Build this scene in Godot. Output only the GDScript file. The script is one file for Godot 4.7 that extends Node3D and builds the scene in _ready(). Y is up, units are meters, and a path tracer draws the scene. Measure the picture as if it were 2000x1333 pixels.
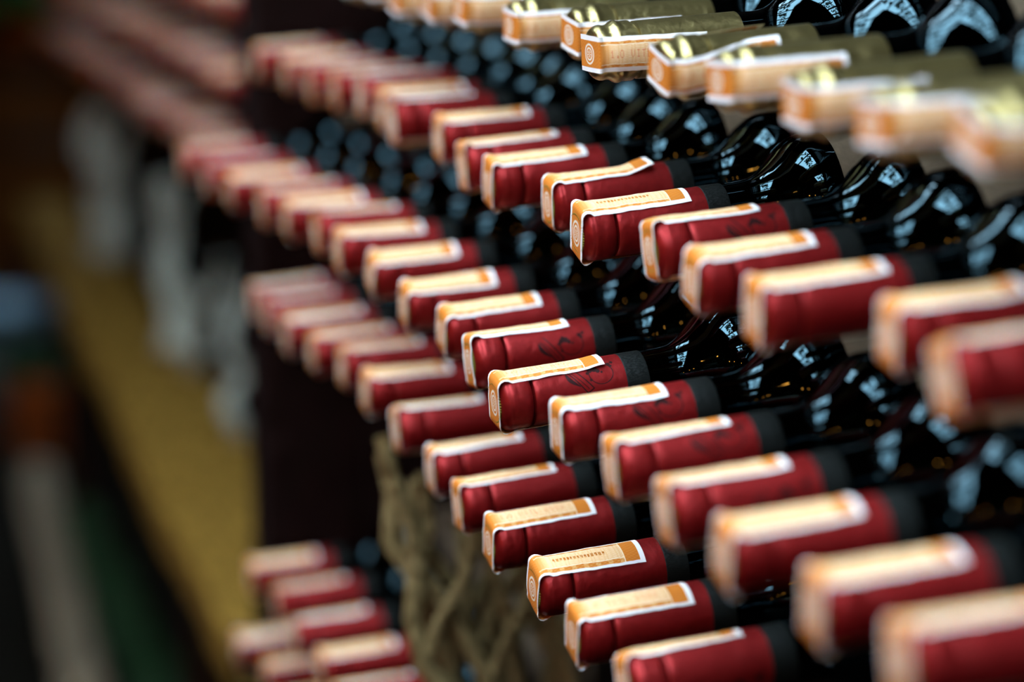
extends Node3D
# A wine rack in an open shelter: bottles lie in rows with their necks towards the aisle.
# World: x runs from the aisle into the rack, y up, -z along the rack away from the camera. The camera stands at x = 0, z = 0.

const EYE := 1.4
const BODY_R := 0.0352
const ORD := ["first", "second", "third", "fourth", "fifth", "sixth", "seventh", "eighth", "ninth", "tenth", "eleventh", "twelfth", "thirteenth", "fourteenth", "fifteenth", "sixteenth", "seventeenth", "eighteenth", "nineteenth", "twentieth"]

var taken := {}
var rng := RandomNumberGenerator.new()
var mats := {}
var mesh := {}

func _ready() -> void:
	rng.seed = 4711
	# ---- camera
	var cam := Camera3D.new()
	cam.name = "camera"
	var at := CameraAttributesPhysical.new()
	at.frustum_focal_length = 85.0
	at.frustum_focus_distance = 1.225
	at.frustum_near = 0.05
	at.frustum_far = 200.0
	at.exposure_aperture = 2.5
	cam.attributes = at
	cam.position = Vector3(0, EYE, 0)
	cam.rotation = Vector3(deg_to_rad(-12.15), deg_to_rad(-17.1), 0)
	add_child(cam)
	cam.current = true
	# ---- sky, exposure
	var we := WorldEnvironment.new()
	we.name = "world_environment"
	var env := Environment.new()
	var sky := Sky.new()
	var sm := ProceduralSkyMaterial.new()
	sm.sky_top_color = Color(0.80, 0.89, 0.96)
	sm.sky_horizon_color = Color(0.95, 0.96, 0.96)
	sm.ground_bottom_color = Color(0.10, 0.09, 0.08)
	sm.ground_horizon_color = Color(0.30, 0.30, 0.30)
	sm.sun_angle_max = 1.0
	sky.sky_material = sm
	env.background_mode = Environment.BG_SKY
	env.sky = sky
	env.background_energy_multiplier = 34.0
	env.tonemap_mode = Environment.TONE_MAPPER_LINEAR
	env.tonemap_exposure = 1.0
	env.sdfgi_enabled = true
	env.ssao_enabled = true
	env.ssil_enabled = true
	we.environment = env
	add_child(we)

	make_materials()
	make_meshes()
	build_shell()
	build_rack()
	build_bottles()
	build_ledge_and_vines()
	build_background()
	build_garden()
	build_lamps()

# ---------------------------------------------------------------- helpers
func numbered(called: String) -> String:
	if not taken.has(called):
		taken[called] = 0
		return called
	taken[called] += 1
	return "%s_%03d" % [called, taken[called]]

func thing(called: String, label: String, category: String, pos := Vector3.ZERO, group := "") -> Node3D:
	var o := Node3D.new()
	o.name = numbered(called)
	o.position = pos
	o.set_meta("label", label)
	o.set_meta("category", category)
	if group != "":
		o.set_meta("group", group)
	add_child(o)
	return o

func part(called: String, m: Mesh, mat: Material, parent: Node) -> MeshInstance3D:
	var o := MeshInstance3D.new()
	o.name = called
	o.mesh = m
	o.material_override = mat
	o.cast_shadow = GeometryInstance3D.SHADOW_CASTING_SETTING_ON
	parent.add_child(o, true)
	return o

func single(called: String, m: Mesh, mat: Material, label: String, category: String, group := "") -> MeshInstance3D:
	var o := part(numbered(called), m, mat, self)
	o.set_meta("label", label)
	o.set_meta("category", category)
	if group != "":
		o.set_meta("group", group)
	return o

func structure(called: String, m: Mesh, mat: Material, label: String, category: String) -> MeshInstance3D:
	var o := single(called, m, mat, label, category)
	o.set_meta("kind", "structure")
	return o

func grid_mesh(p: Array, uv: Array, rows: int, cols: int) -> ArrayMesh:
	# rows x cols points, normals from the grid itself
	var n := PackedVector3Array()
	n.resize(p.size())
	for i in rows:
		for j in cols:
			var a: Vector3 = p[mini(i + 1, rows - 1) * cols + j] - p[maxi(i - 1, 0) * cols + j]
			var b: Vector3 = p[i * cols + mini(j + 1, cols - 1)] - p[i * cols + maxi(j - 1, 0)]
			n[i * cols + j] = b.cross(a).normalized()
	var ix := PackedInt32Array()
	for i in rows - 1:
		for j in cols - 1:
			var k := i * cols + j
			ix.append_array(PackedInt32Array([k, k + cols, k + 1, k + 1, k + cols, k + cols + 1]))
	var arr := []
	arr.resize(Mesh.ARRAY_MAX)
	arr[Mesh.ARRAY_VERTEX] = PackedVector3Array(p)
	arr[Mesh.ARRAY_NORMAL] = n
	arr[Mesh.ARRAY_TEX_UV] = PackedVector2Array(uv)
	arr[Mesh.ARRAY_INDEX] = ix
	var m := ArrayMesh.new()
	m.add_surface_from_arrays(Mesh.PRIMITIVE_TRIANGLES, arr)
	return m

# A lathed shape about the x axis. prof: Vector2(x, r) in millimetres, smoothed where "smooth".
func lathe(prof: Array, seg: int, a0 := 0.0, a1 := TAU, mm := 0.001) -> ArrayMesh:
	var vs := PackedVector3Array()
	var ns := PackedVector3Array()
	var uv := PackedVector2Array()
	var ix := PackedInt32Array()
	var total: float = prof[-1].x - prof[0].x
	for i in prof.size():
		var p: Vector2 = prof[i]
		var d0: Vector2 = (prof[i] - prof[maxi(i - 1, 0)])
		var d1: Vector2 = (prof[mini(i + 1, prof.size() - 1)] - prof[i])
		var t := d0.normalized() + d1.normalized()
		var nn := Vector2(-t.y, t.x).normalized()
		for j in seg + 1:
			var a := a0 + (a1 - a0) * j / seg
			var c := cos(a)
			var s := sin(a)
			vs.append(Vector3(p.x, p.y * c, p.y * s) * mm)
			ns.append(Vector3(nn.x, nn.y * c, nn.y * s))
			uv.append(Vector2(float(j) / seg, (p.x - prof[0].x) / maxf(absf(total), 0.001)))
	for i in prof.size() - 1:
		for j in seg:
			var k := i * (seg + 1) + j
			ix.append_array(PackedInt32Array([k, k + seg + 1, k + 1, k + 1, k + seg + 1, k + seg + 2]))
	var arr := []
	arr.resize(Mesh.ARRAY_MAX)
	arr[Mesh.ARRAY_VERTEX] = vs
	arr[Mesh.ARRAY_NORMAL] = ns
	arr[Mesh.ARRAY_TEX_UV] = uv
	arr[Mesh.ARRAY_INDEX] = ix
	var m := ArrayMesh.new()
	m.add_surface_from_arrays(Mesh.PRIMITIVE_TRIANGLES, arr)
	return m

func curve(pts: Array, steps: int) -> Array:
	var out := []
	for i in pts.size() - 1:
		var a: Vector2 = pts[maxi(i - 1, 0)]
		var b: Vector2 = pts[i]
		var c: Vector2 = pts[i + 1]
		var d: Vector2 = pts[mini(i + 2, pts.size() - 1)]
		for k in steps:
			out.append(b.cubic_interpolate(c, a, d, float(k) / steps))
	out.append(pts[-1])
	return out

# A bevelled box as one mesh, centred on its own middle.
func bevel_box(size: Vector3, bev := 0.004) -> ArrayMesh:
	var st := SurfaceTool.new()
	st.begin(Mesh.PRIMITIVE_TRIANGLES)
	var h := size / 2.0
	bev = minf(bev, minf(h.x, minf(h.y, h.z)) * 0.9)
	var ax := [Vector3.RIGHT, Vector3.UP, Vector3.BACK]
	var corner := func(s: Vector3, main: int) -> Vector3:
		var v := Vector3(s.x * (h.x - bev), s.y * (h.y - bev), s.z * (h.z - bev))
		v[main] = s[main] * h[main]
		return v
	var quad := func(a: Vector3, b: Vector3, c: Vector3, d: Vector3) -> void:
		var n := (b - a).cross(c - a)
		var order := [a, b, c, a, c, d]
		if n.dot(a + b + c + d) > 0:
			order = [a, c, b, a, d, c]
		for v in order:
			st.add_vertex(v)
	var tri := func(a: Vector3, b: Vector3, c: Vector3) -> void:
		var order := [a, b, c]
		if (b - a).cross(c - a).dot(a + b + c) > 0:
			order = [a, c, b]
		for v in order:
			st.add_vertex(v)
	st.set_smooth_group(-1)
	for m in 3:
		var u := (m + 1) % 3
		var w := (m + 2) % 3
		for s in [-1.0, 1.0]:
			var c := []
			for e in [[-1.0, -1.0], [1.0, -1.0], [1.0, 1.0], [-1.0, 1.0]]:
				var g := Vector3.ONE
				g[m] = s
				g[u] = e[0]
				g[w] = e[1]
				c.append(corner.call(g, m))
			quad.call(c[0], c[1], c[2], c[3])
			for s2 in [-1.0, 1.0]: # the bevel between the faces m (s) and u (s2)
				var g0 := Vector3.ONE
				g0[m] = s
				g0[u] = s2
				g0[w] = -1.0
				var g1 := g0
				g1[w] = 1.0
				quad.call(corner.call(g0, m), corner.call(g1, m), corner.call(g1, u), corner.call(g0, u))
	for sx in [-1.0, 1.0]:
		for sy in [-1.0, 1.0]:
			for sz in [-1.0, 1.0]:
				var g := Vector3(sx, sy, sz)
				tri.call(corner.call(g, 0), corner.call(g, 1), corner.call(g, 2))
	st.generate_normals()
	return st.commit()

# A bent tapering round tube through points, radii per point.
func tube(pts: Array, radii: Array, seg := 10, bump := 0.0) -> ArrayMesh:
	var p := []
	var uv := []
	var n := pts.size()
	var side := Vector3.ZERO
	for i in n:
		var d: Vector3 = (pts[mini(i + 1, n - 1)] - pts[maxi(i - 1, 0)]).normalized()
		if side == Vector3.ZERO:
			side = d.cross(Vector3(0.31, 0.2, 0.93)).normalized()
		side = (side - d * side.dot(d)).normalized()
		var up := d.cross(side)
		for j in seg + 1:
			var a := TAU * j / seg
			var r: float = radii[i] * (1.0 + bump * sin(3.0 * a + i * 1.3) + bump * 0.7 * sin(5.0 * a - i * 0.9))
			p.append(pts[i] + (side * cos(a) + up * sin(a)) * r)
			uv.append(Vector2(float(j) / seg, float(i) / n))
	return grid_mesh(p, uv, n, seg + 1)

# ---------------------------------------------------------------- materials
func std(c: Color, rough: float, metal := 0.0, spec := 0.5) -> StandardMaterial3D:
	var m := StandardMaterial3D.new()
	m.albedo_color = c
	m.roughness = rough
	m.metallic = metal
	m.metallic_specular = spec
	return m

func noise_tex(freq: float, a: Color, b: Color, size := 512, octaves := 4, sd := 1) -> NoiseTexture2D:
	var t := NoiseTexture2D.new()
	var n := FastNoiseLite.new()
	n.seed = sd
	n.frequency = freq
	n.fractal_octaves = octaves
	t.noise = n
	t.width = size
	t.height = size
	t.seamless = true
	var g := Gradient.new()
	g.set_color(0, a)
	g.set_color(1, b)
	t.color_ramp = g
	return t

func normal_tex(freq: float, strength: float, size := 512, sd := 2) -> NoiseTexture2D:
	var t := NoiseTexture2D.new()
	var n := FastNoiseLite.new()
	n.seed = sd
	n.frequency = freq
	n.fractal_octaves = 4
	t.noise = n
	t.width = size
	t.height = size
	t.seamless = true
	t.as_normal_map = true
	t.bump_strength = strength
	return t

func triplanar(m: StandardMaterial3D, scale: Vector3, world := false) -> void:
	m.uv1_triplanar = true
	m.uv1_world_triplanar = world
	m.uv1_scale = scale

func grain_mat(a: Color, b: Color, rough: float, scale: Vector3, sd: int, bumpy := 6.0) -> StandardMaterial3D:
	var m := std(Color.WHITE, rough, 0.0, 0.2)
	m.albedo_texture = noise_tex(0.02, a, b, 512, 5, sd)
	m.normal_enabled = true
	m.normal_texture = normal_tex(0.03, bumpy, 512, sd + 7)
	triplanar(m, scale)
	return m

func make_materials() -> void:
	var glass := std(Color(0.118, 0.165, 0.18), 0.03, 1.0, 0.5)
	mats["glass"] = glass
	mats["band"] = std(Color(0.075, 0.09, 0.085), 0.5, 0.0, 0.25)
	mats["band"].normal_enabled = true
	mats["band"].normal_texture = normal_tex(0.05, 3.0)
	triplanar(mats["band"], Vector3(9, 40, 40))
	var red := std(Color.WHITE, 0.44, 0.6, 0.5)
	red.albedo_texture = ImageTexture.create_from_image(emblem_image())
	red.normal_enabled = true
	red.normal_texture = normal_tex(0.012, 2.4, 512, 5)
	mats["red"] = red
	var gold := std(Color(0.60, 0.54, 0.35), 0.31, 0.9)
	gold.normal_enabled = true
	gold.normal_texture = normal_tex(0.010, 5.0, 512, 9)
	mats["gold"] = gold
	var paper := std(Color.WHITE, 0.75, 0.0, 0.3)
	paper.albedo_texture = ImageTexture.create_from_image(strip_image(80.0))
	paper.backlight_enabled = true
	paper.backlight = Color(0.18, 0.16, 0.12)
	mats["paper"] = paper
	mats["paper_wide_edge"] = paper.duplicate()
	mats["paper_wide_edge"].albedo_texture = ImageTexture.create_from_image(strip_image(70.0))
	mats["body_label"] = grain_mat(Color(0.33, 0.285, 0.23), Color(0.40, 0.35, 0.285), 0.85, Vector3(14, 14, 14), 21, 1.0)
	mats["disc"] = std(Color(0.50, 0.47, 0.16), 0.42, 0.6)
	mats["rack_wood"] = grain_mat(Color(0.10, 0.055, 0.035), Color(0.17, 0.10, 0.065), 0.6, Vector3(6, 6, 1.2), 31)
	mats["post_wood"] = grain_mat(Color(0.075, 0.033, 0.026), Color(0.12, 0.055, 0.045), 0.95, Vector3(8, 1.2, 8), 33)
	mats["ledge_wood"] = grain_mat(Color(0.34, 0.25, 0.09), Color(0.64, 0.49, 0.20), 0.9, Vector3(7, 7, 1.5), 35, 9.0)
	mats["bark"] = grain_mat(Color(0.33, 0.28, 0.17), Color(0.66, 0.58, 0.40), 0.9, Vector3(16, 4, 16), 37, 14.0)
	mats["pale_bark"] = grain_mat(Color(0.50, 0.51, 0.46), Color(0.74, 0.75, 0.69), 0.9, Vector3(16, 4, 16), 39, 14.0)
	mats["dark_plank"] = grain_mat(Color(0.03, 0.024, 0.018), Color(0.055, 0.042, 0.03), 0.9, Vector3(4, 1, 4), 41)
	mats["roof_plank"] = grain_mat(Color(0.10, 0.07, 0.045), Color(0.16, 0.11, 0.075), 0.8, Vector3(4, 4, 1), 43)
	mats["soil"] = grain_mat(Color(0.05, 0.045, 0.03), Color(0.10, 0.09, 0.06), 0.95, Vector3(2, 2, 2), 45, 14.0)
	mats["kerb"] = grain_mat(Color(0.50, 0.45, 0.37), Color(0.66, 0.60, 0.50), 0.9, Vector3(6, 6, 6), 47, 10.0)
	mats["leaf"] = std(Color(0.07, 0.15, 0.06), 0.5)
	mats["leaf"].backlight_enabled = true
	mats["leaf"].backlight = Color(0.10, 0.16, 0.05)
	mats["bright_leaf"] = std(Color(0.09, 0.50, 0.25), 0.5)
	mats["bright_leaf"].backlight_enabled = true
	mats["bright_leaf"].backlight = Color(0.10, 0.22, 0.08)
	mats["moss"] = std(Color(0.07, 0.24, 0.09), 0.7)
	mats["barrel"] = grain_mat(Color(0.28, 0.16, 0.06), Color(0.42, 0.25, 0.10), 0.6, Vector3(6, 1, 6), 49)
	mats["iron"] = std(Color(0.12, 0.12, 0.12), 0.5, 0.8)
	mats["terracotta"] = grain_mat(Color(0.60, 0.30, 0.13), Color(0.72, 0.38, 0.18), 0.8, Vector3(8, 8, 8), 51)
	mats["pail"] = std(Color(0.40, 0.50, 0.55), 0.45, 0.5)
	mats["trunk"] = grain_mat(Color(0.10, 0.08, 0.06), Color(0.18, 0.15, 0.11), 0.9, Vector3(3, 1, 3), 53)
	var bulb := std(Color(1, 0.8, 0.5), 0.3)
	bulb.emission_enabled = true
	bulb.emission = Color(1.0, 0.52, 0.16)
	bulb.emission_energy_multiplier = 150.0
	mats["bulb"] = bulb
	mats["cable"] = std(Color(0.03, 0.03, 0.03), 0.6)

# The print of the paper strip: 1440 x 192, ten pixels to the millimetre. The end face is in the middle.
const GLYPH := {"0": "01110100011000110001100011000101110", "1": "00100011000010000100001000010001110", "2": "01110100010000100110010001000011111", "3": "11110000010000101110000010000111110", ".": "00000000000000000000000000110001100", "V": "10001100011000110001100010101000100", "Y": "10001100010101000100001000010000100", "I": "01110001000010000100001000010001110", "T": "11111001000010000100001000010000100", "L": "10000100001000010000100001000011111", " ": "00000000000000000000000000000000000"}

func strip_image(edge: float) -> Image:
	var w := 1440
	var h := 192
	var im := Image.create(w, h, true, Image.FORMAT_RGB8)
	var white := Color(0.955, 0.955, 0.95)
	var orange := Color(0.80, 0.45, 0.11)
	var pale := Color(0.95, 0.84, 0.66)
	for x in w:
		var from_mid := absf(x - 720.0)
		for y in h:
			var v := absf(y - 95.5)
			var c := white
			if v < edge and from_mid < 694.0:
				var wob := 0.5 + 0.5 * sin(x * 0.21) * sin(y * 0.33 + sin(x * 0.05) * 2.0)
				if from_mid < 150.0: # medallion over the cap's end, in solid orange
					c = orange.lerp(pale, 0.20 * wob)
					var e := Vector2((x - 720.0) / 64.0, (y - 95.5) / 50.0).length()
					if absf(e - 1.0) < 0.10 or absf(e - 0.62) < 0.09 or (e < 0.42 and fmod(atan2(y - 95.5, x - 720.0) + TAU, 0.7) < 0.3):
						c = Color(0.92, 0.88, 0.80)
				elif from_mid > 610.0:
					c = orange.lerp(pale, 0.18 * wob)
					if from_mid < 616.0:
						c = Color(0.98, 0.9, 0.75)
				elif v > 54.0:
					c = orange.lerp(pale, 0.35 * wob + (0.3 if fmod(x + 0.0, 66.0) > 40.0 else 0.0))
				elif v > 50.0:
					c = Color(0.97, 0.9, 0.78)
				else:
					# woven guilloche of crossing waves
					var s := sin((y + 6.0 * sin(x * 0.045)) * 0.78) * 0.5 + sin((y - 6.0 * sin(x * 0.045 + 0.8)) * 0.78) * 0.5
					var k := smoothstep(-0.25, 0.55, s)
					c = orange.lerp(Color(1.0, 0.92, 0.77), 0.44 + 0.56 * k)
					c = c.lerp(orange, clampf(1.0 - (from_mid - 150.0) / 60.0, 0.0, 1.0) * 0.8)
			im.set_pixel(x, y, c)
	# red numbering on one half
	var text := "1.0 VITL 2003"
	var cx := 918
	for ch in text:
		var g: String = GLYPH[ch]
		for r in 7:
			for q in 5:
				if g[r * 5 + q] == "1":
					for yy in 6:
						for xx in 3:
							var at := Vector2i(cx + q * 4 + xx, 74 + r * 6 + yy)
							im.set_pixelv(at, im.get_pixelv(at).lerp(Color(0.84, 0.30, 0.18), 0.62))
		cx += 29 if ch != "." else 20
	# a line of small orange print, too small to read, on the other half
	var rr := RandomNumberGenerator.new()
	rr.seed = 3
	var px := 200
	while px < 480:
		var gw := rr.randi_range(9, 16)
		for k in 3:
			var x0 := px + k * gw / 3
			var tall := rr.randi_range(14, 26)
			for yy in tall:
				for xx in 4:
					im.set_pixel(x0 + xx, 108 - yy, Color(0.72, 0.40, 0.08))
		for xx in gw:
			for yy in 4:
				im.set_pixel(px + xx, (84 if rr.randf() < 0.5 else 104) + yy, Color(0.72, 0.40, 0.08))
		px += gw + 6
	im.generate_mipmaps()
	return im

# Red foil with its dark line drawing: x runs round the capsule (92 mm), y along it (66 mm).
func emblem_image() -> Image:
	var w := 1024
	var h := 736
	var im := Image.create(w, h, true, Image.FORMAT_RGB8)
	var n := FastNoiseLite.new()
	n.seed = 12
	n.frequency = 0.02
	for x in w:
		for y in h:
			var k := n.get_noise_2d(x, y) * 0.035
			im.set_pixel(x, y, Color(0.55 + k, 0.085 + k * 0.3, 0.088 + k * 0.3))
	var ink := Color(0.20, 0.075, 0.075)
	var dot := func(p: Vector2, r: float) -> void:
		for yy in range(int(p.y - r), int(p.y + r) + 1):
			for xx in range(int(p.x - r), int(p.x + r) + 1):
				if Vector2(xx - p.x, yy - p.y).length() <= r and yy >= 0 and yy < h:
					im.set_pixel(posmod(xx, w), yy, ink)
	var line := func(a: Vector2, b: Vector2, r: float) -> void:
		var steps := int(a.distance_to(b) / 2.0) + 1
		for i in steps + 1:
			dot.call(a.lerp(b, float(i) / steps), r)
	# drawn in millimetres: (round, along), about the middle of the capsule's turn
	var mm := func(u: float, v: float) -> Vector2: return Vector2(512.0 + u * 11.13, v * 11.13)
	line.call(mm.call(-6.5, 38), mm.call(6.5, 48), 3.5)
	line.call(mm.call(-3.5, 36), mm.call(8.5, 44.5), 3.5)
	line.call(mm.call(6.5, 48), mm.call(8.5, 44.5), 3.5)
	line.call(mm.call(-3.0, 37.8), mm.call(6.4, 45.4), 2.0)
	for i in 26: # thick arc along the quill
		var t := i / 25.0
		dot.call(mm.call(-3.0 + 7.6 * t, 35.0 + 6.0 * t - 1.6 * sin(t * PI)), 3.0 + 9.0 * sin(t * PI))
	for i in 60: # open ring
		var a := -0.6 + i / 59.0 * 4.0
		dot.call(mm.call(-0.6 + 5.6 * sin(a), 53.0 + 6.3 * cos(a)), 3.0)
	for b in [[-3.0, 47.5, 15.0], [-3.4, 50.0, 18.0], [-2.2, 51.6, 13.0], [-4.6, 48.6, 12.0], [-1.6, 46.0, 9.0], [-1.2, 53.5, 7.0], [2.2, 47.2, 8.0], [-5.2, 58.0, 13.0], [-6.2, 60.0, 10.0], [-4.0, 59.0, 9.0]]:
		dot.call(mm.call(b[0], b[1]), b[2])
	im.generate_mipmaps()
	return im

# ---------------------------------------------------------------- bottle meshes
func make_meshes() -> void:
	var prof := curve([Vector2(70, 14.4), Vector2(84, 14.5), Vector2(92, 15.0), Vector2(97, 16.5), Vector2(102, 19.6), Vector2(107, 24.0), Vector2(112, 28.6), Vector2(117.5, 32.4), Vector2(123, 34.5), Vector2(130, 35.2)], 4)
	prof.append_array([Vector2(130.5, 35.2), Vector2(200, 35.2), Vector2(285, 35.2), Vector2(290, 34.2), Vector2(294, 31.5), Vector2(296, 28), Vector2(294.5, 24), Vector2(280, 0.01)])
	mesh["glass"] = lathe(prof, 48)
	mesh["red"] = lathe([Vector2(0, 0.01), Vector2(0, 7), Vector2(0.0, 9.2), Vector2(0.2, 10.5), Vector2(0.7, 11.8), Vector2(1.5, 13.0), Vector2(2.6, 13.95), Vector2(3.9, 14.6), Vector2(4.5, 14.5), Vector2(5.2, 14.85), Vector2(6.0, 14.95), Vector2(8.0, 14.95), Vector2(9.0, 14.85), Vector2(10, 14.95), Vector2(13.6, 14.9), Vector2(15.2, 14.55), Vector2(15.8, 14.0), Vector2(15.8, 14.0), Vector2(16.3, 9.5), Vector2(16.3, 9.5), Vector2(16.9, 9.5), Vector2(16.9, 9.5), Vector2(17.4, 13.9), Vector2(17.4, 13.9), Vector2(18.2, 14.4), Vector2(20, 14.55), Vector2(22, 14.6), Vector2(45, 14.7), Vector2(64, 14.9), Vector2(66, 14.9)], 44)
	mesh["band"] = lathe([Vector2(65.5, 14.4), Vector2(65.6, 14.98), Vector2(66.2, 15.05), Vector2(72, 15.05), Vector2(77.3, 15.05), Vector2(77.7, 14.95), Vector2(77.7, 14.3)], 44)
	mesh["gold"] = lathe([Vector2(0.6, 0.01), Vector2(0.6, 9.0), Vector2(0.2, 10.0), Vector2(0, 10.8), Vector2(0.3, 11.8), Vector2(1.0, 12.5), Vector2(2.2, 13.3), Vector2(3.4, 13.8), Vector2(4.8, 13.9), Vector2(6.2, 13.6), Vector2(7.5, 13.6), Vector2(9.2, 14.1), Vector2(10.6, 15.2), Vector2(11.8, 15.8), Vector2(13.0, 15.7), Vector2(14.0, 15.2), Vector2(15.5, 15.2), Vector2(19.4, 15.2), Vector2(19.9, 15.1), Vector2(19.9, 15.1), Vector2(20.5, 13.1), Vector2(20.5, 13.1), Vector2(22.4, 13.1), Vector2(22.4, 13.1), Vector2(23.0, 14.6), Vector2(23.0, 14.6), Vector2(24.5, 14.7), Vector2(50, 14.9), Vector2(77, 15.2), Vector2(77.6, 15.2), Vector2(77.6, 14.2)], 44)
	mesh["disc"] = disc_mesh()
	mesh["label_a"] = lathe([Vector2(132, 35.45), Vector2(200, 35.45), Vector2(262, 35.45)], 40, -1.3, 3.6)
	mesh["label_b"] = lathe([Vector2(139, 35.45), Vector2(200, 35.45), Vector2(268, 35.45)], 40, -1.3, 3.6)
	for i in 10:
		mesh["strip%d" % i] = strip_mesh(100 + i)
	for i in 4:
		mesh["gstrip%d" % i] = strip_mesh(200 + i, 16.4, 14.3)
	mesh["gstrip_askew"] = strip_mesh(210, 16.4, 14.3, -9.0, 1.0)
	mesh["strip_lifted"] = strip_mesh(211, 15.25, 15.25, -1.0, 4.0)

# Thin foil disc on the cap's end with a rope-like beaded rim.
func disc_mesh() -> ArrayMesh:
	var st := SurfaceTool.new()
	st.begin(Mesh.PRIMITIVE_TRIANGLES)
	st.append_from(lathe([Vector2(-0.25, 0.01), Vector2(-0.25, 9.0), Vector2(-0.1, 9.4), Vector2(0.1, 9.5)], 40), 0, Transform3D())
	var s := SphereMesh.new()
	s.radius = 0.00062
	s.height = 0.00124
	s.radial_segments = 6
	s.rings = 3
	for k in 44:
		var a := TAU * k / 44
		st.append_from(s, 0, Transform3D(Basis(), Vector3(-0.0003, 0.0098 * cos(a), 0.0098 * sin(a))))
	return st.commit()

# The paper strip that runs up one side of the neck, over the cap's end and along the other side (local y and -y).
func strip_mesh(sd: int, side_r := 15.25, end_r := 15.25, skewed := 99.0, lifted := -1.0) -> ArrayMesh:
	var r := RandomNumberGenerator.new()
	r.seed = sd
	var n := FastNoiseLite.new()
	n.seed = sd
	n.frequency = 0.05
	var rc := r.randf_range(5.2, 7.2) if end_r > 15.0 else r.randf_range(2.6, 3.6)
	var puff := r.randf_range(0.6, 1.3)
	var lift := r.randf_range(0.0, 1.6) * (1.0 if r.randf() < 0.6 else 0.0)
	var skew := r.randf_range(-1.3, 1.3)
	if skewed < 90.0:
		skew = skewed
	if lifted >= 0.0:
		lift = lifted
	var long := r.randf_range(53.0, 58.0)
	var bulge := r.randf_range(0.1, 0.9)
	var path := [] # (x along the axis, distance from the axis signed, how far wrapped round the side)
	for i in 23:
		var xx := long - (long - rc) * i / 23.0
		path.append(Vector3(xx, lerpf(end_r, side_r, smoothstep(rc, 8.5, xx)), 1.0))
	for i in 7:
		var a := PI / 2 * i / 6
		path.append(Vector3(rc - 0.6 - (rc) * sin(a) + 0.6 * cos(a) - puff * sin(2.0 * a) * 0.8, end_r - rc + rc * cos(a) + puff * sin(2.0 * a) * 0.6, 1.0 - sin(a) * 0.95))
	for i in range(1, 8):
		path.append(Vector3(-0.6 - bulge * sin(PI * i / 8.0) * 0.6, (end_r - rc) * (1.0 - i / 4.0), 0.05))
	for i in 7:
		var a := PI / 2 * (1.0 - i / 6.0)
		path.append(Vector3(rc - 0.6 - (rc) * sin(a) + 0.6 * cos(a) - puff * sin(2.0 * a) * 0.8, -(end_r - rc + rc * cos(a) + puff * sin(2.0 * a) * 0.6), 1.0 - sin(a) * 0.95))
	for i in range(1, 24):
		var xx := rc + (long - rc) * i / 23.0
		path.append(Vector3(xx, -lerpf(end_r, side_r, smoothstep(rc, 8.5, xx)), 1.0))
	var total := 0.0
	var run := [0.0]
	for i in range(1, path.size()):
		total += Vector2(path[i].x - path[i - 1].x, path[i].y - path[i - 1].y).length()
		run.append(total)
	var p := []
	var uv := []
	var cols := 11
	for i in path.size():
		var q: Vector3 = path[i]
		var t: float = run[i] / total
		var sgn := signf(q.y)
		var endness := smoothstep(36.0, 57.0, q.x)
		for j in cols:
			var c := (j / (cols - 1.0) * 2.0 - 1.0) * 9.2
			c += n.get_noise_2d(q.x * 2.2 * sgn, j * 3.0) * 0.45
			var cs := c + skew * smoothstep(4.0, 55.0, q.x)
			var ang := cs / side_r
			var z := lerpf(c, side_r * sin(ang), q.z)
			var drop := side_r * (1.0 - cos(ang)) * q.z * 1.0
			if q.z < 1.0 and q.z > 0.06: # keep the fold clear of the rim
				drop *= q.z
			var y := q.y - sgn * drop if absf(q.y) > end_r - rc - 0.01 else q.y
			var wave := maxf(0.0, n.get_noise_2d(run[i] * 0.8 + 40.0, c * 0.9)) * 0.7
			var up := wave + lift * endness * endness * (0.6 + 0.4 * absf(c) / 9.2)
			if q.z > 0.5:
				y += sgn * up
			else:
				q.x = path[i].x - wave * 0.6
			p.append(Vector3(q.x, y, z) * 0.001)
			uv.append(Vector2(1.0 - t, j / (cols - 1.0)))
	return grid_mesh(p, uv, path.size(), cols)

# ---------------------------------------------------------------- bottles
# One bottle. pos: the middle of the cap's end; tilt: how much higher the base lies (radians); strip_turn: which way the strip's first half faces (0 up, positive towards the camera).
func bottle(kind: String, label: String, group: String, pos: Vector3, tilt: float, strip_kind: String, strip_turn: float, cap_turn: float) -> Node3D:
	var o := thing("wine_bottle", label, "bottle", pos, group)
	o.rotation.z = tilt
	part("glass_body", mesh["glass"], mats["glass"], o)
	if kind == "gold":
		var c := part("gold_capsule", mesh["gold"], mats["gold"], o)
		c.rotation.x = cap_turn
	else:
		var c := part("red_capsule", mesh["red"], mats["red"], o)
		c.rotation.x = cap_turn
		part("neck_band", mesh["band"], mats["band"], o)
		part("end_disc", mesh["disc"], mats["disc"], o)
	var s := part("paper_strip", mesh[strip_kind], mats["paper_wide_edge" if kind == "gold" or rng.randf() < 0.25 else "paper"], o)
	s.rotation.x = strip_turn
	var l := part("body_label", mesh["label_a" if rng.randf() < 0.6 else "label_b"], mats["body_label"], o)
	l.rotation.x = rng.randf_range(-0.3, 0.3)
	return o

var rails := []

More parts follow.
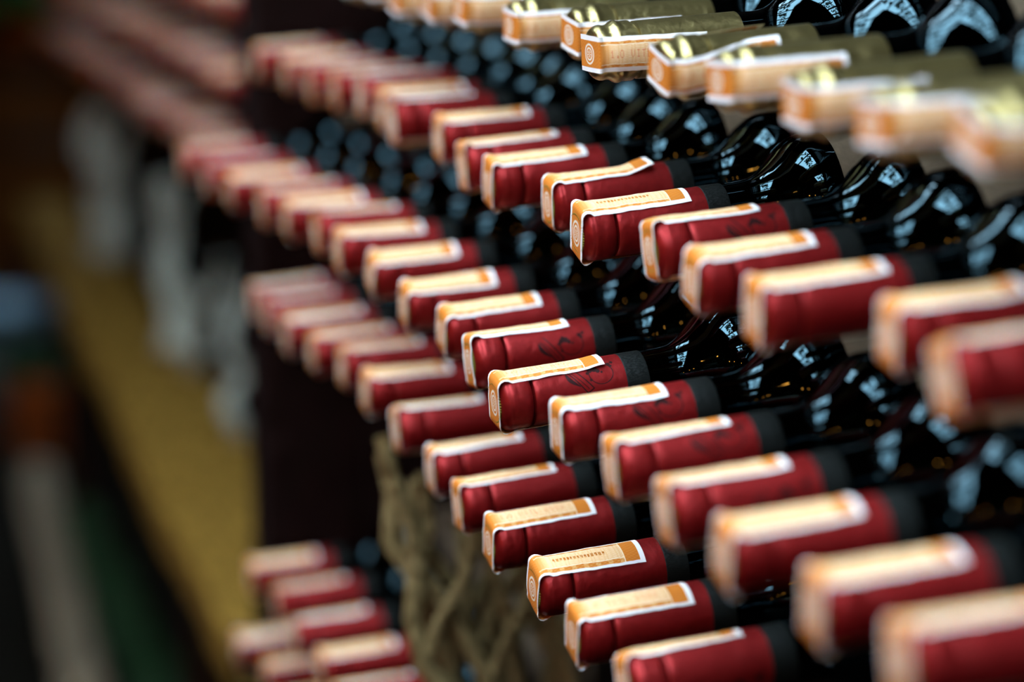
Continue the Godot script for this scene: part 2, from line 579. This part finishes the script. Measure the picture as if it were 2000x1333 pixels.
# cells: [distance along the rack, x, height below the eye] of each cap in millimetres, from the near end; the row's own tilt in degrees.
func bottle_row(kind: String, where: String, group: String, cells: Array, tilt_deg: float, special := {}, shared := "") -> void:
	var mx := 0.0
	var mh := 0.0
	for c in cells:
		mx += c[1]
		mh += c[2]
	mx /= cells.size() * 1000.0
	mh /= cells.size() * 1000.0
	var arm := 0.215 # where the row's rail carries the bodies
	var rail_y := EYE + mh + sin(deg_to_rad(tilt_deg)) * arm
	for k in cells.size():
		var c: Array = cells[k]
		var pos := Vector3(c[1] / 1000.0, EYE + c[2] / 1000.0, -c[0] / 1000.0)
		var reach := mx + arm - pos.x
		var tilt := asin(clampf((rail_y - pos.y) / reach, -0.2, 0.25))
		var turn := rng.randf_range(-0.30, 0.30)
		var sk := "strip%d" % rng.randi_range(0, 9)
		if kind == "gold":
			turn = rng.randf_range(1.42, 1.80)
			sk = "gstrip%d" % rng.randi_range(0, 3)
		elif rng.randf() < 0.25:
			turn += PI
		var ct := rng.randf_range(-PI, PI)
		var label := shared
		if label == "":
			label = "%s-capped wine bottle, %s from the near end of the %s" % [kind, ORD[k], where]
		if special.has(k):
			var sp: Array = special[k]
			turn = sp[0]
			sk = sp[1]
			ct = sp[2]
			if sp.size() > 3:
				label = sp[3]
		bottle(kind, label, group, pos, tilt, sk, turn, ct)
	rails.append([mx + arm, rail_y - BODY_R / cos(deg_to_rad(tilt_deg)), cells[0][0] / 1000.0, cells[-1][0] / 1000.0])

func straight(u0: float, u1: float, step: float, x: float, h: float, jx := 5.0, jh := 3.0) -> Array:
	var out := []
	var u := u0
	while u <= u1:
		out.append([u, x + rng.randf_range(-jx, jx), h + rng.randf_range(-jh, jh)])
		u += step
	return out

func build_bottles() -> void:
	var g := [[772, 409, -110], [847, 406, -114], [923, 407, -115], [998, 403, -113], [1074, 403, -115], [1149, 395, -114], [1224, 409, -111], [1300, 399, -112], [1376, 391, -107]]
	g.append_array(straight(1452, 1980, 75.5, 395, -110))
	bottle_row("gold", "top row", "gold-capped bottles in the top row", g, 2.4, {
		5: [1.55, "gstrip0", 0.4, "gold-capped wine bottle in focus, its white-edged orange strip flat along the side"],
		4: [1.8, "gstrip_askew", 1.4, "gold-capped wine bottle whose orange strip slants and peels up at its end"], 3: [1.5, "gstrip2", 2.0]})
	var a := [[760, 396, -196], [835, 410, -196], [910, 385, -200], [984, 386, -200], [1058, 394, -199], [1133, 383, -202], [1208, 392, -199], [1282, 381, -198], [1356, 387, -199], [1431, 393, -192], [1506, 383, -190], [1580, 394, -191], [1654, 398, -189], [1729, 396, -193], [1804, 394, -196], [1878, 391, -196], [1953, 383, -194]]
	bottle_row("red", "row just below the gold caps", "red-capped bottles just below the gold caps", a, 3.6, {
		5: [0.28 + PI, "strip3", 1.2, "red-capped wine bottle in focus below the gold caps, small orange print on its strip"], 6: [0.12, "strip_lifted", 0.9, "red-capped wine bottle below the gold caps whose strip end curls up off the neck"], 3: [0.25, "strip2", 2.2], 7: [0.2, "strip1", 2.6]})
	var b := [[694, 349, -275], [766, 350, -279], [838, 344, -280], [910, 347, -283], [983, 349, -283], [1055, 347, -283], [1127, 338, -285], [1204, 347, -281], [1281, 353, -281], [1358, 351, -281], [1435, 350, -276], [1512, 347, -274], [1589, 350, -274], [1666, 345, -277], [1743, 343, -280], [1820, 333, -279], [1897, 329, -279], [1974, 323, -277]]
	bottle_row("red", "second red row", "red-capped bottles in the second red row", b, 3.6, {
		6: [0.12, "strip4", -2.25, "red-capped wine bottle in sharp focus, red numbering on its strip and a line drawing beneath"],
		5: [0.1, "strip7", -2.1], 7: [-0.12, "strip0", -1.9], 8: [0.3, "strip2", -1.0], 9: [0.35, "strip6", 2.0], 10: [0.42, "strip8", 2.0]})
	var c := [[958, 347, -376], [1030, 347, -376], [1103, 351, -376], [1178, 350, -374], [1253, 354, -375], [1329, 359, -375], [1404, 357, -368], [1479, 356, -361], [1554, 358, -361], [1629, 354, -367], [1705, 351, -369], [1780, 352, -370], [1855, 356, -373]]
	bottle_row("red", "third red row", "red-capped bottles in the third red row", c, 3.6, {
		2: [0.34 + PI, "strip9", 1.9, "red-capped wine bottle in focus low down, its neat strip lying flat with small orange print"],
		1: [0.3, "strip3", 0.9], 3: [0.3, "strip5", 2.0]})
	bottle_row("red", "upper row below the vine sticks", "red-capped bottles below the vine sticks", straight(1542, 1850, 76, 349, -598), 3.0)
	bottle_row("red", "lowest row below the vine sticks", "red-capped bottles in the lowest row", straight(1690, 1930, 76.5, 353, -683), 3.0)
	for k in 3:
		var row: String = ["top", "middle", "lower"][k]
		bottle_row("red", "", "bottles in the %s row beyond the dark post" % row, straight(2640, 4480, 75.5, 480, [-202, -287, -376][k]), 3.0, {}, "blurred red-capped wine bottle in the %s row of the recessed bay beyond the dark post" % row)

# ---------------------------------------------------------------- rack
func placed_box(called: String, lo: Vector3, hi: Vector3, mat: Material, parent: Node, bev := 0.004) -> MeshInstance3D:
	var o := part(called, bevel_box(hi - lo, bev), mat, parent)
	o.position = (lo + hi) / 2.0
	return o

func build_rack() -> void:
	pass

func finish_rack() -> void:
	var t := thing("wine_rack", "dark wooden wine rack of posts and rails carrying the rows of bottles", "rack")
	for r in rails:
		var near: float = -r[2] + 0.06
		var far: float = -r[3] - 0.06
		placed_box("rail", Vector3(r[0] - 0.012, r[1] - 0.008, far), Vector3(r[0] + 0.012, r[1], near), mats["rack_wood"], t, 0.002)
	placed_box("shelf", Vector3(0.38, EYE - 0.724, -1.51), Vector3(0.52, EYE - 0.712, -1.35), mats["rack_wood"], t, 0.002)
	for k in 6:
		placed_box("panel_board", Vector3(0.52, 0.0, -1.50 + 0.16 * k), Vector3(0.535, EYE - 0.44, -1.50 + 0.16 * k + 0.157), mats["dark_plank"], t, 0.003)
	for z in [-0.52, -2.055, -2.57, -4.62]:
		var front := 0.395 if z == -2.055 else (0.50 if z > -1.0 else 0.60)
		placed_box("post", Vector3(front, 0.0, z - 0.033), Vector3(front + (0.09 if z > -2.1 else 0.05), 2.3, z + 0.033), mats["post_wood"], t)
		placed_box("rear_post", Vector3(0.66, 0.0, z - 0.033), Vector3(0.71, 2.3, z + 0.033), mats["post_wood"], t)

# ---------------------------------------------------------------- shell
func build_shell() -> void:
	var f := structure("floor", bevel_box(Vector3(40, 0.1, 40), 0.002), mats["soil"], "dark earth ground along the foot of the rack", "ground")
	f.position = Vector3(0, -0.05, 0)
	var back := Node3D.new()
	back.name = "wall_back"
	back.set_meta("kind", "structure")
	back.set_meta("label", "dark plank wall behind the wine bottles")
	back.set_meta("category", "wall")
	add_child(back)
	for k in 24:
		placed_box("plank", Vector3(0.73 + 0.003 * (k % 2), 0.0, -5.6 + 0.28 * k), Vector3(0.77, 2.62, -5.6 + 0.28 * k + 0.274), mats["dark_plank"], back, 0.004)
	for k in 7:
		placed_box("plank", Vector3(1.00 + 0.003 * (k % 2), 0.0, -7.44 + 0.28 * k), Vector3(1.04, 2.62, -7.44 + 0.28 * k + 0.279), mats["dark_plank"], back, 0.003)
	placed_box("corner_board", Vector3(0.73, 0.0, -5.60), Vector3(1.04, 2.62, -5.56), mats["dark_plank"], back, 0.003)
	var roof := Node3D.new()
	roof.name = "ceiling"
	roof.set_meta("kind", "structure")
	roof.set_meta("label", "dark board roof over the rack and the aisle")
	roof.set_meta("category", "roof")
	add_child(roof)
	for k in 44: # boards, with the open strip above the aisle over the aisle
		var x := -2.72 + 0.08 * k
		var open := x > -0.76 and x < 0.08
		if open:
			placed_box("board", Vector3(x, 2.62, 1.0), Vector3(x + 0.077, 2.65, 4.4), mats["roof_plank"], roof, 0.003)
		placed_box("board", Vector3(x, 2.62, -7.5), Vector3(x + 0.077, 2.65, -2.3 if open else 4.4), mats["roof_plank"], roof, 0.003)
	for k in 20:
		var z := -7.3 + 0.6 * k
		placed_box("rafter", Vector3(-2.72, 2.53, z), Vector3(0.8, 2.615, z + 0.055), mats["roof_plank"], roof, 0.003)

# ---------------------------------------------------------------- ledge and vines
func build_ledge_and_vines() -> void:
	finish_rack()
	# live-edged plank below the recessed bay
	var p := []
	var uv := []
	var n := FastNoiseLite.new()
	n.seed = 8
	n.frequency = 0.9
	var rows := 40
	var sec := [Vector2(0, -0.045), Vector2(0.0, -0.02), Vector2(0.006, -0.004), Vector2(0.02, 0), Vector2(0.5, 0.003), Vector2(0.98, 0), Vector2(1, -0.02), Vector2(1, -0.045), Vector2(0.5, -0.048), Vector2(0, -0.045)]
	for i in rows:
		var u := 2.12 + (4.9 - 2.12) * i / (rows - 1.0)
		var front := 0.375 + 0.034 * (u - 2.1) + 0.014 * n.get_noise_1d(u * 3.0)
		var rear := 0.545 + 0.012 * (u - 2.1) + 0.014 * n.get_noise_1d(u * 3.0 + 50.0)
		for s in sec:
			p.append(Vector3(lerpf(front, rear, s.x), EYE - 0.75 + s.y + 0.004 * n.get_noise_2d(u * 5.0, s.x * 3.0), -u))
			uv.append(Vector2(s.x, u))
	var t := thing("ledge", "tan live-edged wooden ledge running below the recessed bay", "ledge")
	part("plank", grid_mesh(p, uv, rows, sec.size()), mats["ledge_wood"], t)
	for u in [2.4, 3.3, 4.82]:
		placed_box("bracket", Vector3(0.53, 0.0, -u - 0.03), Vector3(0.57, EYE - 0.79, -u + 0.03), mats["rack_wood"], t)
	for k in 16:
		placed_box("front_board", Vector3(0.576, 0.0, -2.1 - 0.18 * k - 0.177), Vector3(0.592, EYE - 0.80, -2.1 - 0.18 * k), mats["dark_plank"], t)
	# twisted dry vine sticks: below the third row, and on the ledge
	var sticks := [] # u, x, low, high, lean along u, radius
	for k in 10: # a bundle on the small shelf
		sticks.append([1.422 + 0.0042 * k, 0.425 + 0.085 * ((k * 3) % 10) / 9.0, -0.712, -0.385 + rng.randf_range(-0.035, 0.02), rng.randf_range(-0.008, 0.008), rng.randf_range(0.0045, 0.0085), "bark"])
	for s in [[4.2, 0.545, -0.748, -0.49, 0.04, 0.030], [3.4, 0.535, -0.748, -0.50, 0.03, 0.022], [3.27, 0.54, -0.748, -0.62, -0.06, 0.013], [2.86, 0.53, -0.748, -0.55, 0.05, 0.010]]:
		s.append("pale_bark")
		sticks.append(s)
	for k in sticks.size():
		var s: Array = sticks[k]
		var pts := []
		var rad := []
		var m := FastNoiseLite.new()
		m.seed = 60 + k
		m.frequency = 0.6
		for i in 12:
			var f := i / 11.0
			pts.append(Vector3(s[1] - (0.0 if s[6] == "pale_bark" else 0.075 * f) + 0.03 * m.get_noise_1d(f * 4.0), EYE + lerpf(s[2], s[3], f), -s[0] - s[4] * f + (0.05 if s[6] == "pale_bark" else 0.012) * m.get_noise_1d(f * 4.0 + 30.0)))
			rad.append(s[5] * (1.15 - 0.5 * f + 0.25 * m.get_noise_1d(f * 9.0 + 70.0)))
		var pale: bool = s[6] == "pale_bark"
		var kind: String = "dry olive-brown vine stick below the third red row, %s from the dark post" % ORD[9 - k] if not pale else ["thick pale vine stump farthest along the tan ledge", "middling pale vine stump halfway along the tan ledge", "slender pale vine stump beside the middling one on the ledge", "thinnest pale vine stump, on the ledge close to the dark post"][k - 10]
		var vs := thing("vine_stump" if pale else "vine_stick", kind, "vine", Vector3.ZERO, "pale vine stumps on the ledge" if pale else "vine sticks below the third row")
		part("stem", tube(pts, rad, 10, 0.10), mats[s[6]], vs)
		var q: Vector3 = pts[6]
		var twig := [q, q + Vector3(0.010, 0.03, 0.006 * signf(-s[4])), q + Vector3(0.026, 0.062, 0.01 * signf(-s[4])), q + Vector3(0.034, 0.10, 0.008 * signf(-s[4]))]
		part("twig", tube(twig, [s[5] * 0.6, s[5] * 0.5, s[5] * 0.4, s[5] * 0.2], 8, 0.1), mats[s[6]], vs)

# ---------------------------------------------------------------- far end of the aisle
func tuft(count: int, box: Vector3, size: float, sd: int, lean := 0.5) -> ArrayMesh:
	var r := RandomNumberGenerator.new()
	r.seed = sd
	var st := SurfaceTool.new()
	st.begin(Mesh.PRIMITIVE_TRIANGLES)
	var leaf := leaf_mesh()
	for k in count:
		var pos := Vector3(r.randf_range(-0.5, 0.5) * box.x, r.randf() * box.y, r.randf_range(-0.5, 0.5) * box.z)
		var b := Basis.from_euler(Vector3(r.randf_range(-lean, lean) * 2.0, r.randf() * TAU, r.randf_range(-lean, lean) * 2.0)).scaled(Vector3.ONE * size * r.randf_range(0.6, 1.2))
		st.append_from(leaf, 0, Transform3D(b, pos))
	return st.commit()

# A pointed leaf, one unit long, folded along its midrib.
func leaf_mesh() -> ArrayMesh:
	var p := []
	var uv := []
	for i in 5:
		var t := i / 4.0
		var w := 0.26 * sin(PI * pow(t, 0.8)) + 0.004
		var y := t * 0.9
		var bend := 0.25 * t * t
		p.append(Vector3(-w, y, bend + w * 0.35))
		p.append(Vector3(0, y, bend))
		p.append(Vector3(w, y, bend + w * 0.35))
		for j in 3:
			uv.append(Vector2(j / 2.0, t))
	return grid_mesh(p, uv, 5, 3)

func build_background() -> void:
	for k in 4:
		var m := bevel_box(Vector3(0.07, 0.07, 0.34), 0.012)
		var s := single("kerb_stone", m, mats["kerb"], "pale kerb stone along the foot of the rack, %s from the barrel" % ORD[3 - k], "kerb stone", "kerb stones along the rack")
		s.position = Vector3(0.432 + 0.019 * k, 0.032 + 0.003 * sin(k * 1.7), -3.85 - 0.35 * k)
		s.rotation.y = -0.054 + 0.02 * sin(k * 3.3)
	var moss := single("moss", tuft(900, Vector3(0.04, 0.06, 1.1), 0.045, 71, 0.4), mats["moss"], "low dark green plants growing between kerb and rack", "plants")
	moss.set_meta("kind", "stuff")
	moss.position = Vector3(0.535, 0.0, -4.15)
	# barrel
	var b := thing("barrel", "brown oak barrel standing at the far end of the aisle", "barrel", Vector3(0.70, 0, -6.6))
	for k in 20:
		var a0 := TAU * k / 20 + 0.012
		var a1 := TAU * (k + 1) / 20 - 0.012
		var p := []
		var uv := []
		for i in 9:
			var f := i / 8.0
			var rr := 0.20 + 0.045 * sin(PI * f)
			for j in 3:
				var a := lerpf(a0, a1, j / 2.0)
				p.append(Vector3(rr * cos(a), 0.82 * f, rr * sin(a)))
				uv.append(Vector2(j / 2.0, f))
		part("stave", grid_mesh(p, uv, 9, 3), mats["barrel"], b)
	for f in [0.08, 0.30, 0.70, 0.92]:
		var rr: float = 203.0 + 45.0 * sin(PI * f)
		var h := part("hoop", lathe([Vector2(-18, rr - 8), Vector2(-18, rr), Vector2(18, rr), Vector2(18, rr - 8)], 36), mats["iron"], b)
		h.rotation.z = PI / 2
		h.position.y = 0.82 * f
	var lid := part("lid", lathe([Vector2(0, 0.01), Vector2(0, 196), Vector2(20, 196), Vector2(20, 0.01)], 32), mats["barrel"], b)
	lid.rotation.z = PI / 2
	lid.position.y = 0.78
	# potted plant on the barrel
	var pp := thing("potted_plant", "bright green plant in a pot on top of the barrel", "plant", Vector3(0.64, 0.80, -6.55))
	var pot := part("pot", lathe([Vector2(0, 0.01), Vector2(0, 60), Vector2(90, 80), Vector2(92, 86), Vector2(110, 86), Vector2(110, 76), Vector2(100, 0.01)], 28), mats["terracotta"], pp)
	pot.rotation.z = PI / 2
	part("foliage", tuft(420, Vector3(0.36, 0.26, 0.36), 0.10, 73, 0.7), mats["bright_leaf"], pp).position = Vector3(0, 0.09, 0)
	# low things before the barrel
	var tp := thing("flower_pot", "orange clay pot with a small green plant on the ground by the barrel", "pot", Vector3(0.555, 0, -5.4))
	var tpot := part("pot", lathe([Vector2(0, 0.01), Vector2(0, 70), Vector2(150, 95), Vector2(152, 102), Vector2(178, 102), Vector2(178, 92), Vector2(165, 0.01)], 28), mats["terracotta"], tp)
	tpot.rotation.z = PI / 2
	part("foliage", tuft(160, Vector3(0.16, 0.06, 0.16), 0.07, 75, 0.8), mats["moss"], tp).position = Vector3(0, 0.16, 0)
	var pl := thing("pail", "blue-grey metal pail on the ground by the kerb", "pail", Vector3(0.54, 0, -5.9))
	var pb := part("bucket", lathe([Vector2(0, 0.01), Vector2(0, 90), Vector2(240, 120), Vector2(246, 124), Vector2(246, 117), Vector2(20, 86), Vector2(20, 0.01)], 28), mats["pail"], pl)
	pb.rotation.z = PI / 2
	var hp := []
	for i in 13:
		var a := PI * i / 12
		hp.append(Vector3(0.118 * cos(a), 0.235 + 0.05 * sin(a), 0.02 * sin(a)))
	part("handle", tube(hp, [0.004, 0.004, 0.004, 0.004, 0.004, 0.004, 0.004, 0.004, 0.004, 0.004, 0.004, 0.004, 0.004], 8), mats["iron"], pl)
	# plank fence that closes the far end
	var fe := Node3D.new()
	fe.name = "wall_far"
	fe.set_meta("kind", "structure")
	fe.set_meta("label", "dark plank wall closing the far end of the aisle")
	fe.set_meta("category", "wall")
	add_child(fe)
	for k in 33:
		placed_box("plank", Vector3(-2.72 + 0.115 * k, 0.0, -7.48 + 0.004 * (k % 2)), Vector3(-2.72 + 0.115 * k + 0.1145, 2.62, -7.44 + 0.004 * (k % 2)), mats["dark_plank"], fe, 0.003)

# ---------------------------------------------------------------- garden on the open side
func build_garden() -> void:
	var leaf := leaf_mesh()
	var vr := RandomNumberGenerator.new()
	vr.seed = 321
	var vine := MultiMesh.new()
	vine.transform_format = MultiMesh.TRANSFORM_3D
	vine.mesh = leaf
	vine.instance_count = 1500
	for i in 1500:
		var z := vr.randf_range(-7.0, 4.0)
		var clump := 0.5 + 0.5 * sin(z * 5.0) * sin(z * 2.3 + 1.0)
		if vr.randf() < 0.75: z = z + 0.22 * sin(z * 9.0)
		var pos := Vector3(-0.33 + 0.16 * sin(z * 3.1) + vr.randf_range(-0.45, 0.45) * (0.45 + 0.55 * clump), 2.68 + 0.12 * vr.randf(), z)
		vine.set_instance_transform(i, Transform3D(Basis.from_euler(Vector3(PI / 2 + vr.randf_range(-0.6, 0.6), vr.randf() * TAU, vr.randf_range(-0.6, 0.6))).scaled(Vector3.ONE * vr.randf_range(0.08, 0.17)), pos))
	var vi := MultiMeshInstance3D.new()
	vi.name = "vine_leaves"
	vi.multimesh = vine
	vi.material_override = mats["leaf"]
	vi.set_meta("kind", "stuff")
	vi.set_meta("label", "climbing vine leaves over the open strip of the roof")
	vi.set_meta("category", "leaves")
	add_child(vi)
	var spots := [] # trunk foot, crown centre, crown radii, leaves
	for p in [Vector3(-3.7, 0, 1.9), Vector3(-3.9, 0, -0.9), Vector3(-3.9, 0, -3.7), Vector3(-3.7, 0, -6.4), Vector3(-2.9, 0, 4.6), Vector3(-0.4, 0, 5.6), Vector3(2.2, 0, 5.6)]:
		spots.append([p, p + Vector3(0, 2.0, 0), Vector3(1.7, 2.3, 1.9), 4600 if p.z > 3.0 else 9000])
	for k in spots.size():
		var s: Array = spots[k]
		var t := thing("garden_tree", "dark leafy tree in the garden beside the open side of the shelter", "tree", s[0], "garden trees beside the shelter")
		var pts := []
		var rad := []
		for i in 8:
			var f := i / 7.0
			pts.append(Vector3(0.08 * sin(f * 3.0 + k), f * s[1].y, 0.08 * cos(f * 2.3 + k)))
			rad.append(0.11 - 0.06 * f)
		part("trunk", tube(pts, rad, 12, 0.05), mats["trunk"], t)
		var mm := MultiMesh.new()
		mm.transform_format = MultiMesh.TRANSFORM_3D
		mm.mesh = leaf
		mm.instance_count = s[3]
		var r := RandomNumberGenerator.new()
		r.seed = 900 + k
		for i in s[3]:
			var d := Vector3(r.randfn(), r.randfn(), r.randfn()).normalized() * pow(r.randf(), 0.45)
			var pos: Vector3 = (s[1] - s[0]) + d * s[2]
			var b := Basis.from_euler(Vector3(r.randf() * TAU, r.randf() * TAU, r.randf() * TAU)).scaled(Vector3.ONE * r.randf_range(0.20, 0.34))
			mm.set_instance_transform(i, Transform3D(b, pos))
		var mi := MultiMeshInstance3D.new()
		mi.name = "foliage"
		mi.multimesh = mm
		mi.material_override = mats["leaf"]
		mi.set_meta("kind", "stuff")
		t.add_child(mi)

func build_lamps() -> void:
	var places := [Vector3(-1.3, 1.75, 0.9), Vector3(-1.35, 1.62, 0.35), Vector3(-1.3, 1.70, -0.5), Vector3(-1.25, 1.6, -1.4), Vector3(-0.7, 1.8, 1.6), Vector3(-1.3, 1.72, -2.3)]
	var s := SphereMesh.new()
	s.radius = 0.020
	s.height = 0.050
	for p in places:
		var o := thing("string_light", "warm orange bulb hanging on a thin cable at the open side", "lamp", p, "string light bulbs")
		part("bulb", s, mats["bulb"], o)
		part("cable", tube([Vector3(0, 0.024, 0), Vector3(0.004, 0.3, 0), Vector3(0, 2.62 - p.y, 0)], [0.008, 0.003, 0.003], 8), mats["cable"], o)
		var l := OmniLight3D.new()
		l.name = "bulb_glow"
		l.light_color = Color(1.0, 0.62, 0.28)
		l.light_energy = 0.05
		l.omni_range = 12.0
		l.omni_attenuation = 2.0
		l.light_size = 0.03
		l.shadow_enabled = true
		o.add_child(l)
